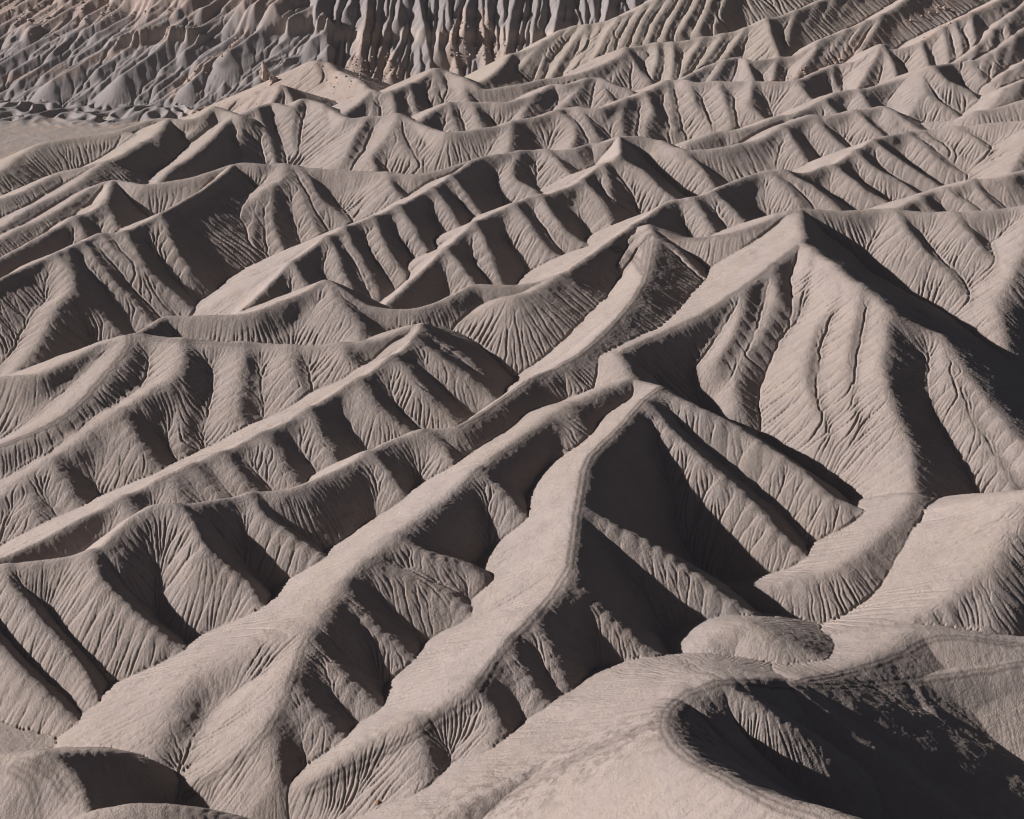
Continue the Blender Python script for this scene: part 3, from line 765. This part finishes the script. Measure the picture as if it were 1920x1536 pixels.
# ------------------------------------------------------------------ materials
def shale(name):
    m = bpy.data.materials.new(name); m.use_nodes = True
    nt = m.node_tree; N = nt.nodes; L = nt.links
    b = N["Principled BSDF"]
    b.inputs["Roughness"].default_value = 0.95
    b.inputs["Specular IOR Level"].default_value = 0.1
    geo = N.new("ShaderNodeNewGeometry")
    def tex(scale, detail=4, rough=0.6, vec=None):
        n = N.new("ShaderNodeTexNoise"); n.inputs["Scale"].default_value = scale
        n.inputs["Detail"].default_value = detail; n.inputs["Roughness"].default_value = rough
        L.new(vec or geo.outputs["Position"], n.inputs["Vector"]); return n.outputs["Fac"]
    def ramp(fac, lo, hi):
        r = N.new("ShaderNodeMapRange"); r.inputs["From Min"].default_value = lo; r.inputs["From Max"].default_value = hi
        L.new(fac, r.inputs["Value"]); return r.outputs[0]
    def mix(fac, a, c, kind='MIX'):
        x = N.new("ShaderNodeMix"); x.data_type = 'RGBA'; x.blend_type = kind; x.clamp_factor = True
        if isinstance(fac, (int, float)): x.inputs[0].default_value = fac
        else: L.new(fac, x.inputs[0])
        for sock, v in ((6, a), (7, c)):
            if isinstance(v, tuple): x.inputs[sock].default_value = (*v, 1)
            else: L.new(v, x.inputs[sock])
        return x.outputs[2]
    def mul(a, k):
        x = N.new("ShaderNodeMath"); x.operation = 'MULTIPLY'; L.new(a, x.inputs[0])
        if isinstance(k, (int, float)): x.inputs[1].default_value = k
        else: L.new(k, x.inputs[1])
        return x.outputs[0]
    def attr(n):
        a = N.new("ShaderNodeAttribute"); a.attribute_name = n; s = N.new("ShaderNodeSeparateColor"); L.new(a.outputs["Color"], s.inputs[0])
        return s.outputs
    rock, soil = attr("rock"), attr("soil")          # talus, blue shale, cream band / trail, olive clay, flat pan
    big, mid, fine, grit = tex(0.012, 4), tex(0.07, 5), tex(0.45, 5, 0.7), tex(2.2, 3, 0.7)
    # level bedding, bent a little, seen as faint warmer and cooler bands
    sep = N.new("ShaderNodeSeparateXYZ"); L.new(geo.outputs["Position"], sep.inputs[0])
    bend = N.new("ShaderNodeMath"); bend.operation = 'MULTIPLY_ADD'; L.new(big, bend.inputs[0]); bend.inputs[1].default_value = 30; L.new(sep.outputs[2], bend.inputs[2])
    comb = N.new("ShaderNodeCombineXYZ"); L.new(bend.outputs[0], comb.inputs[2])
    beds = tex(0.22, 3, 0.6, comb.outputs[0])
    col = mix(ramp(big, 0.35, 0.68), (0.330, 0.276, 0.250), (0.352, 0.304, 0.288))
    col = mix(mul(ramp(beds, 0.40, 0.66), 0.75), col, (0.345, 0.282, 0.240))
    col = mix(mul(ramp(mid, 0.45, 0.75), 0.5), col, (0.270, 0.232, 0.217))
    col = mix(mul(soil[1], 0.5), col, (0.335, 0.288, 0.238))
    pan = mix(ramp(mid, 0.4, 0.62), (0.36, 0.285, 0.235), (0.30, 0.275, 0.27))
    col = mix(soil[2], col, pan)
    blue = mix(ramp(fine, 0.4, 0.7), (0.240, 0.220, 0.222), (0.272, 0.246, 0.238))
    col = mix(rock[1], col, blue)
    cream = mix(ramp(fine, 0.35, 0.65), (0.43, 0.365, 0.315), (0.33, 0.285, 0.26))
    col = mix(rock[2], col, cream)
    tal = mix(ramp(fine, 0.35, 0.65), (0.31, 0.235, 0.20), (0.42, 0.33, 0.285))
    col = mix(mul(rock[0], 0.9), col, tal)
    col = mix(mul(soil[0], 1.0), col, (0.105, 0.086, 0.078))
    col = mix(mul(ramp(fine, 0.48, 0.75), 0.5), col, (0.24, 0.2, 0.18))
    col = mix(mul(ramp(grit, 0.52, 0.75), 0.45), col, (0.45, 0.39, 0.36))
    L.new(col, b.inputs["Base Color"])
    # popcorn crust and grit
    h = N.new("ShaderNodeMath"); h.operation = 'MULTIPLY_ADD'; L.new(grit, h.inputs[0]); h.inputs[1].default_value = 0.5; L.new(tex(0.9, 4, 0.75), h.inputs[2])
    bump = N.new("ShaderNodeBump"); bump.inputs["Strength"].default_value = 0.85; bump.inputs["Distance"].default_value = 0.45
    L.new(h.outputs[0], bump.inputs["Height"])
    L.new(bump.outputs[0], b.inputs["Normal"])
    return m
MAT = shale("grey_shale")

# ------------------------------------------------------------------ one mesh per hill
HILLS = [
    (['A', 'A1', 'F'], 'badland_hill', 'broad pale hill with curving vehicle tracks and a black shadowed hollow, bottom right corner'),
    (['M', 'M2', 'L'], 'badland_hill', 'low rounded mounds crossed by a thin track behind the bottom right hill'),
    (['K'], 'badland_hill', 'smooth pale shoulder coming in from the edge below the big fluted hill'),
    (['R1'], 'badland_hill', 'long ridge with a bright near-white left face and a track on its bending crest, centre'),
    (['R2'], 'badland_hill', 'long ridge with a bright rounded back running to the lower left beside the track ridge'),
    (['O'], 'badland_hill', 'small dark dome with crossing tracks in the bottom left corner'),
    (['N'], 'badland_hill', 'low dark hump cut off by the bottom edge, left of centre'),
    (['M4', 'MT', 'SX'], 'badland_hill', 'long winding ridge with a pale peak and wide dark spurs, from upper centre to lower left'),
    (['M3'], 'badland_hill', 'straight narrow ridge with many short spurs running down from a pointed peak, left'),
    (['H4'], 'badland_hill', 'left ridge with a dark stripe of track curving down its bright spur'),
    (['Q'], 'badland_hill', 'long thin ridge with a bright triangular peak, crossing the whole view behind the left ridges'),
    (['H', 'P', 'D', 'CF'], 'badland_hill', 'biggest hill, with bright rounded flutes and a long black shadow, right of centre'),
    (['N5'], 'badland_hill', 'short ridge end with two dark stripes at the edge behind the biggest hill'),
    (['N1'], 'badland_hill', 'finely fluted diagonal ridge with a sharp pale crest left of centre'),
    (['N2'], 'badland_hill', 'fluted diagonal ridge below a broad dark shadowed peak, upper centre'),
    (['Y4'], 'badland_hill', 'rounded ridge with slanting dark stripes, upper right'),
    (['U'], 'badland_hill', 'ridge with the large black shadowed hollow near the left edge'),
    (['V', 'V3'], 'badland_hill', 'wide saddle ridge with a fluted dome hanging below it, upper left'),
    (['V4', 'L6'], 'badland_hill', 'thin pale ridge lines running off the left edge'),
    (['W0'], 'badland_hill', 'smooth olive hill beside the flat pan at the upper left edge'),
    (['W1', 'W1b'], 'badland_hill', 'olive pointed hills just in front of the flat pan'),
    (['W'], 'badland_hill', 'long row of fluted buttresses below the mesa'),
    (['Y1'], 'badland_hill', 'jagged rising ridge with one bright pyramid peak, far right'),
    (['Y7', 'Y8', 'Y9'], 'badland_hill', 'low spurs stacked at the far right edge'),
    (['W2'], 'badland_hill', 'row of dark pointed buttresses at the foot of the mesa wall'),
    (['W3'], 'badland_hill', 'low fluted ridge between two rows of buttresses, top centre'),
    (['Z'], 'badland_hill', 'tall olive slope with fine parallel flutes beside the mesa wall'),
    (['X'], 'badland_hill', 'grey fluted slope climbing out of the top edge, right of the olive slope'),
    (['XM'], 'badland_hill', 'pale ridge with small sharp peaks above a stream of tan rock'),
    (['XO', 'XP'], 'badland_hill', 'grey fluted spurs with tan rock streams in the top right corner'),
    (['MD1', 'MD2'], 'badland_hill', 'peach coloured mounds with dark shadows at the foot of the mesa'),
]
group_of = np.zeros(2000, np.int16)
for gi, (ks, n, l) in enumerate(HILLS):
    for k in ks: group_of[keys.index(k)] = gi
GID = np.where(OWN < 0, 100, np.where(OWN == 1000, 101, group_of[np.clip(OWN, 0, 1999)])).astype(np.int16)
GID[(OWN < 0) & (Y < 1050)] = 102
GID0 = GID.copy()
GID[TRAIL_ID >= 0] = 103
fid = GID[:-1, :-1].copy()
# stray specks join their surroundings
for _ in range(3):
    p = np.pad(fid, 1, mode='edge')
    n4 = np.stack((p[:-2, 1:-1], p[2:, 1:-1], p[1:-1, :-2], p[1:-1, 2:]))
    agree = (n4 == fid).sum(0)
    alone = (agree <= 1) & (fid != 103)
    fid[alone] = n4[0][alone]

gi_, gj_ = np.gradient(Z)
gx_ = gj_ / cell; gy_ = gi_ / dyi - gx_ * SKEW
NRM = np.stack((-gx_, -gy_, np.ones_like(gx_)), -1)
NRM /= np.linalg.norm(NRM, axis=-1, keepdims=True)
VERT = np.stack((X, Y, Z), -1).reshape(-1, 3).astype(np.float32)
NRM = NRM.reshape(-1, 3).astype(np.float32)
one = np.ones(X.size, np.float32)
ROCK = np.stack((TALUS.ravel(), BLUE.ravel(), CREAM.ravel(), one), -1).astype(np.float32)
SOIL = np.stack((TRACK.ravel(), np.clip(OLIVE, 0, 1).ravel(), PAN.ravel(), one), -1).astype(np.float32)
IDX = np.arange(NR * NC, dtype=np.int32).reshape(NR, NC)
QUAD = np.stack((IDX[:-1, :-1], IDX[:-1, 1:], IDX[1:, 1:], IDX[1:, :-1]), -1).reshape(-1, 4)
tid = TRAIL_ID[:-1, :-1].ravel()
fid = fid.ravel()
fid = np.where((fid == 103) & (tid < 0), GID0[:-1, :-1].ravel(), fid)
def sheet(name, sel, mat, label=None, cat=None):
    q = QUAD[sel]
    if not len(q): return None
    used, inv = np.unique(q, return_inverse=True)
    inv = inv.astype(np.int32).ravel()
    me = bpy.data.meshes.new(name)
    me.vertices.add(len(used)); me.vertices.foreach_set("co", VERT[used].ravel())
    me.loops.add(len(inv)); me.loops.foreach_set("vertex_index", inv)
    me.polygons.add(len(q)); me.polygons.foreach_set("loop_start", np.arange(0, len(inv), 4, dtype=np.int32))
    me.polygons.foreach_set("use_smooth", np.ones(len(q), bool))
    me.update(calc_edges=True)
    for an, arr in (("rock", ROCK), ("soil", SOIL)):
        at = me.attributes.new(an, 'FLOAT_COLOR', 'POINT'); at.data.foreach_set("color", arr[used].ravel())
    me.normals_split_custom_set_from_vertices(NRM[used])
    me.materials.append(mat)
    o = bpy.data.objects.new(name, me); scene.collection.objects.link(o)
    o["kind"] = "structure"
    if label: o["label"] = label
    if cat: o["category"] = cat
    return o
for gi, (ks, n, l) in enumerate(HILLS):
    sheet(n, fid == gi, MAT, l, 'hill')
sheet('mesa_wall', fid == 101, MAT, 'tall blue-grey mesa wall with cream rock bands along the top edge', 'cliff')
sheet('pan_ground', fid == 100, MAT, 'flat tan and grey pan at the foot of the mesa, upper left', 'ground')
sheet('gully_ground', fid == 102, MAT, 'dark gully floors between the ridges', 'ground')
TRAIL_LABELS = ['long twin-rut track down the crest of the bright central ridge', 'short side track leaving the lower end of the central ridge track',
    'short faint track over the top of the rounded ridge beside the bright one', 'faint track winding down the broad toe of the rounded ridge, lower left',
    'dark curving track down the bright left spur', 'track along the winding crest below the pale upper centre peak', 'left arm of the V of tracks on the pale upper centre peak',
    'right arm of the V of tracks on the pale upper centre peak', 'thin straight path up the shoulder of the biggest hill', 'wide curved track around the rim of the black hollow, bottom right',
    'outer loop of ruts beside the curved rim track', 'broad scrubby old track across the pale hill at the bottom edge', 'thin track over the low mounds at the right edge',
    'faint track along the straight narrow ridge, left', 'brown worn strip across the saddle left of the biggest hill', 'short faint track on the saddle above the left spurs',
    'track down the small dome in the bottom left corner', 'second track crossing the small dome in the bottom left corner']
for k, l in enumerate(TRAIL_LABELS):
    sheet('dirt_path', (fid == 103) & (tid == k), MAT, l, 'track')
# ------------------------------------------------------------------ loose rock
def rock_mat(name, c0, c1):
    m = bpy.data.materials.new(name); m.use_nodes = True
    N, L = m.node_tree.nodes, m.node_tree.links
    b = N["Principled BSDF"]; b.inputs["Roughness"].default_value = 0.9; b.inputs["Specular IOR Level"].default_value = 0.15
    geo = N.new("ShaderNodeNewGeometry"); n = N.new("ShaderNodeTexNoise"); n.inputs["Scale"].default_value = 0.8; n.inputs["Detail"].default_value = 5
    L.new(geo.outputs["Position"], n.inputs["Vector"])
    r = N.new("ShaderNodeValToRGB"); r.color_ramp.elements[0].color = (*c0, 1); r.color_ramp.elements[1].color = (*c1, 1)
    r.color_ramp.elements[0].position = 0.35; r.color_ramp.elements[1].position = 0.68
    L.new(n.outputs["Fac"], r.inputs[0]); L.new(r.outputs[0], b.inputs["Base Color"])
    bu = N.new("ShaderNodeBump"); bu.inputs["Distance"].default_value = 0.3; bu.inputs["Strength"].default_value = 0.6
    L.new(n.outputs["Fac"], bu.inputs["Height"]); L.new(bu.outputs[0], b.inputs["Normal"])
    return m
RM = rock_mat("tan_sandstone", (0.25, 0.19, 0.16), (0.46, 0.37, 0.32))
RD = rock_mat("dark_sandstone", (0.13, 0.10, 0.09), (0.24, 0.19, 0.165))
RO = rock_mat("rust_sandstone", (0.30, 0.15, 0.09), (0.45, 0.26, 0.17))
import bmesh
def boulder_mesh(name, seed, mat, sub=2):
    r = random.Random(seed)
    bm = bmesh.new(); bmesh.ops.create_icosphere(bm, subdivisions=sub, radius=1.0)
    sx, sy, sz = r.uniform(0.8, 1.25), r.uniform(0.7, 1.1), r.uniform(0.55, 0.95)
    cuts = []
    for _ in range(9):
        v = Vector((r.uniform(-1, 1), r.uniform(-1, 1), r.uniform(-0.7, 1))).normalized(); cuts.append((v, r.uniform(0.55, 0.85)))
    for v in bm.verts:
        p = v.co.copy()
        for n, d in cuts:                              # flat broken faces
            e = p.dot(n) - d
            if e > 0: p -= n * e
        v.co = Vector((p.x * sx, p.y * sy, p.z * sz))
    me = bpy.data.meshes.new(name); bm.to_mesh(me); bm.free(); me.materials.append(mat)
    return me
VAR = [boulder_mesh("boulder_shape", 20 + i, RM) for i in range(6)]
rk = random.Random(3)
def put(me, name, g, s, label, cat, group=None):
    o = bpy.data.objects.new(name, me); scene.collection.objects.link(o)
    o.location = (g[0], g[1], g[2] + 0.22 * s); o.scale = (s, s, s)
    o.rotation_euler = (rk.uniform(-0.4, 0.4), rk.uniform(-0.4, 0.4), rk.uniform(0, 6.28))
    o["label"] = label; o["category"] = cat
    if group: o["group"] = group
    return o
CLUSTERS = [  # image area to scatter over, number, size range, label, group
    ((655, 100, 775, 152), 34, (0.8, 1.8), 'tan boulder on the rock fall under the mesa wall, left of the twin cones', 'boulders on the left rock fall'),
    ((830, 40, 905, 130), 30, (0.8, 1.8), 'tan boulder on the left one of the twin rock cones', 'boulders on the left twin cone'),
    ((905, 40, 955, 125), 24, (0.8, 1.8), 'tan boulder on the right one of the twin rock cones', 'boulders on the right twin cone'),
    ((600, 118, 690, 165), 16, (0.8, 1.7), 'brown boulder on the peach coloured mounds', 'boulders on the peach mounds'),
    ((330, 70, 450, 170), 22, (0.8, 1.6), 'tan boulder in the rock stream down the left mesa slope', 'boulders in the left rock stream'),
    ((20, 5, 330, 70), 40, (0.9, 2.4), 'reddish boulder strewn on the pink upper slope of the mesa', 'boulders on the pink slope'),
    ((1440, 110, 1580, 155), 16, (0.7, 1.5), 'pale boulder at the lower end of the tan rock stream', 'boulders at the foot of the tan stream'),
    ((1700, 10, 1790, 75), 16, (0.7, 1.6), 'pale boulder at the upper end of the tan rock stream', 'boulders high in the tan stream'),
]
flatT = TALUS
for (u0, v0, u1, v1), n, (s0, s1), lab, grp in CLUSTERS:
    k = tries = 0
    while k < n and tries < n * 40:
        tries += 1
        u, v = rk.uniform(u0, u1), rk.uniform(v0, v1)
        g = ground(u, v)
        if g is None: continue
        i = int(round(row_of(g[1]))); j = int(round((g[0] / (g[1] * CP + D_OFF) - A0) / DA))
        i, j = min(max(i, 0), NR - 1), min(max(j, 0), NC - 1)
        if flatT[i, j] < 0.35: continue
        s = s0 + (s1 - s0) * rk.random() ** 2
        put(VAR[rk.randrange(6)], 'boulder', g, s, lab, 'boulder', grp); k += 1
BD = boulder_mesh("block_shape", 77, RD)
g = ground(80, 12); put(BD, 'boulder', g, 3.6, 'big dark block alone on the pink slope in the top left corner', 'boulder')
BR = boulder_mesh("rust_shape", 78, RO)
g = ground(707, 1505); put(BR, 'boulder', g, 0.75, 'small rust-orange rock alone on the slope at the bottom edge', 'boulder')
# rubble too small to count
bm = bmesh.new()
tal = np.argwhere((TALUS > 0.45) & (PU > -20) & (PU < 1940) & (PV > -10) & (PV < 260))
pick = tal[np.random.default_rng(9).integers(0, len(tal), 5200)]
VP = [(0, 0, 0.5), (0.55, 0.1, 0), (-0.1, 0.6, 0.05), (-0.6, -0.1, 0), (0.05, -0.5, 0.1), (0, 0, -0.4)]
FP = [(0, 1, 2), (0, 2, 3), (0, 3, 4), (0, 4, 1), (5, 2, 1), (5, 3, 2), (5, 4, 3), (5, 1, 4)]
vs, fs = [], []
for i, j in pick:
    s = 0.25 + 0.75 * rk.random() ** 3
    a = rk.uniform(0, 6.28); ca, sa = math.cos(a) * s, math.sin(a) * s
    x, y, z = float(X[i, j]) + rk.uniform(-0.6, 0.6), float(Y[i, j]) + rk.uniform(-0.6, 0.6), float(Z[i, j])
    b0 = len(vs)
    for vx, vy, vz in VP: vs.append((x + vx * ca - vy * sa, y + vx * sa + vy * ca, z + vz * s * rk.uniform(0.7, 1.3)))
    fs.extend([(b0 + p, b0 + q, b0 + r) for p, q, r in FP])
bm.free()
me = bpy.data.meshes.new('talus_rubble'); me.from_pydata(vs, [], fs); me.materials.append(RM)
o = bpy.data.objects.new('talus_rubble', me); scene.collection.objects.link(o); o["kind"] = "stuff"; o["label"] = 'tan rubble strewn over the rock falls and the mesa slope'

# ------------------------------------------------------------------ rock spire at the foot of the mesa
def spire(u, v, height, rad, label, seed):
    g = ground(u, v); r = random.Random(seed)
    bm = bmesh.new(); rings = 14; seg = 14; last = None
    ph = [r.uniform(0, 6.28) for _ in range(6)]
    for k in range(rings + 1):
        f = k / rings
        R_ = rad * ((1 - f) ** 0.75 * 0.8 + 0.2) * (1 + 0.16 * math.sin(9 * f + ph[0]) + 0.1 * math.sin(21 * f + ph[1]))
        if k == rings: R_ *= 0.35
        ring = []
        for s in range(seg):
            t = 6.2832 * s / seg
            q = R_ * (1 + 0.22 * math.sin(3 * t + ph[2] + 2 * f) + 0.14 * math.sin(5 * t + ph[3] - 5 * f))
            ring.append(bm.verts.new((q * math.cos(t) + 0.12 * rad * math.sin(4 * f), q * 0.8 * math.sin(t), f * height - 2.0)))
        if last:
            for s in range(seg): bm.faces.new((last[s], last[(s + 1) % seg], ring[(s + 1) % seg], ring[s]))
        last = ring
    bm.faces.new(last)
    me = bpy.data.meshes.new('rock_spire'); bm.to_mesh(me); bm.free(); me.materials.append(RM)
    o = bpy.data.objects.new('rock_spire', me); scene.collection.objects.link(o); o.location = g
    o["label"] = label; o["category"] = 'rock'
spire(494, 146, 17.0, 4.6, 'tall pale rock spire casting a shadow at the foot of the mesa', 5)
spire(511, 152, 8.0, 5.0, 'short pale rock block just below the tall spire', 8)

# ------------------------------------------------------------------ thin dry haze
zmin, zmax = float(Z.min()) - 1.0, max(float(Z.max()), CAM_H) + 6.0
xs = float(np.abs(X).max()) + 20
hv = [(x, y, z) for x in (-xs, xs) for y in (-30.0, float(Y.max()) + 20) for z in (zmin, zmax)]
hf = [(0, 1, 3, 2), (4, 6, 7, 5), (0, 4, 5, 1), (2, 3, 7, 6), (0, 2, 6, 4), (1, 5, 7, 3)]
hm_ = bpy.data.meshes.new('haze'); hm_.from_pydata(hv, [], hf)
hmat = bpy.data.materials.new('haze'); hmat.use_nodes = True
hn = hmat.node_tree; hn.nodes.clear()
ho = hn.nodes.new("ShaderNodeOutputMaterial"); pv = hn.nodes.new("ShaderNodeVolumePrincipled")
pv.inputs["Color"].default_value = (0.86, 0.83, 0.82, 1); pv.inputs["Density"].default_value = HAZE; pv.inputs["Anisotropy"].default_value = 0.2
hn.links.new(pv.outputs[0], ho.inputs["Volume"])
hm_.materials.append(hmat)
hz = bpy.data.objects.new('haze', hm_); scene.collection.objects.link(hz); hz["kind"] = "stuff"
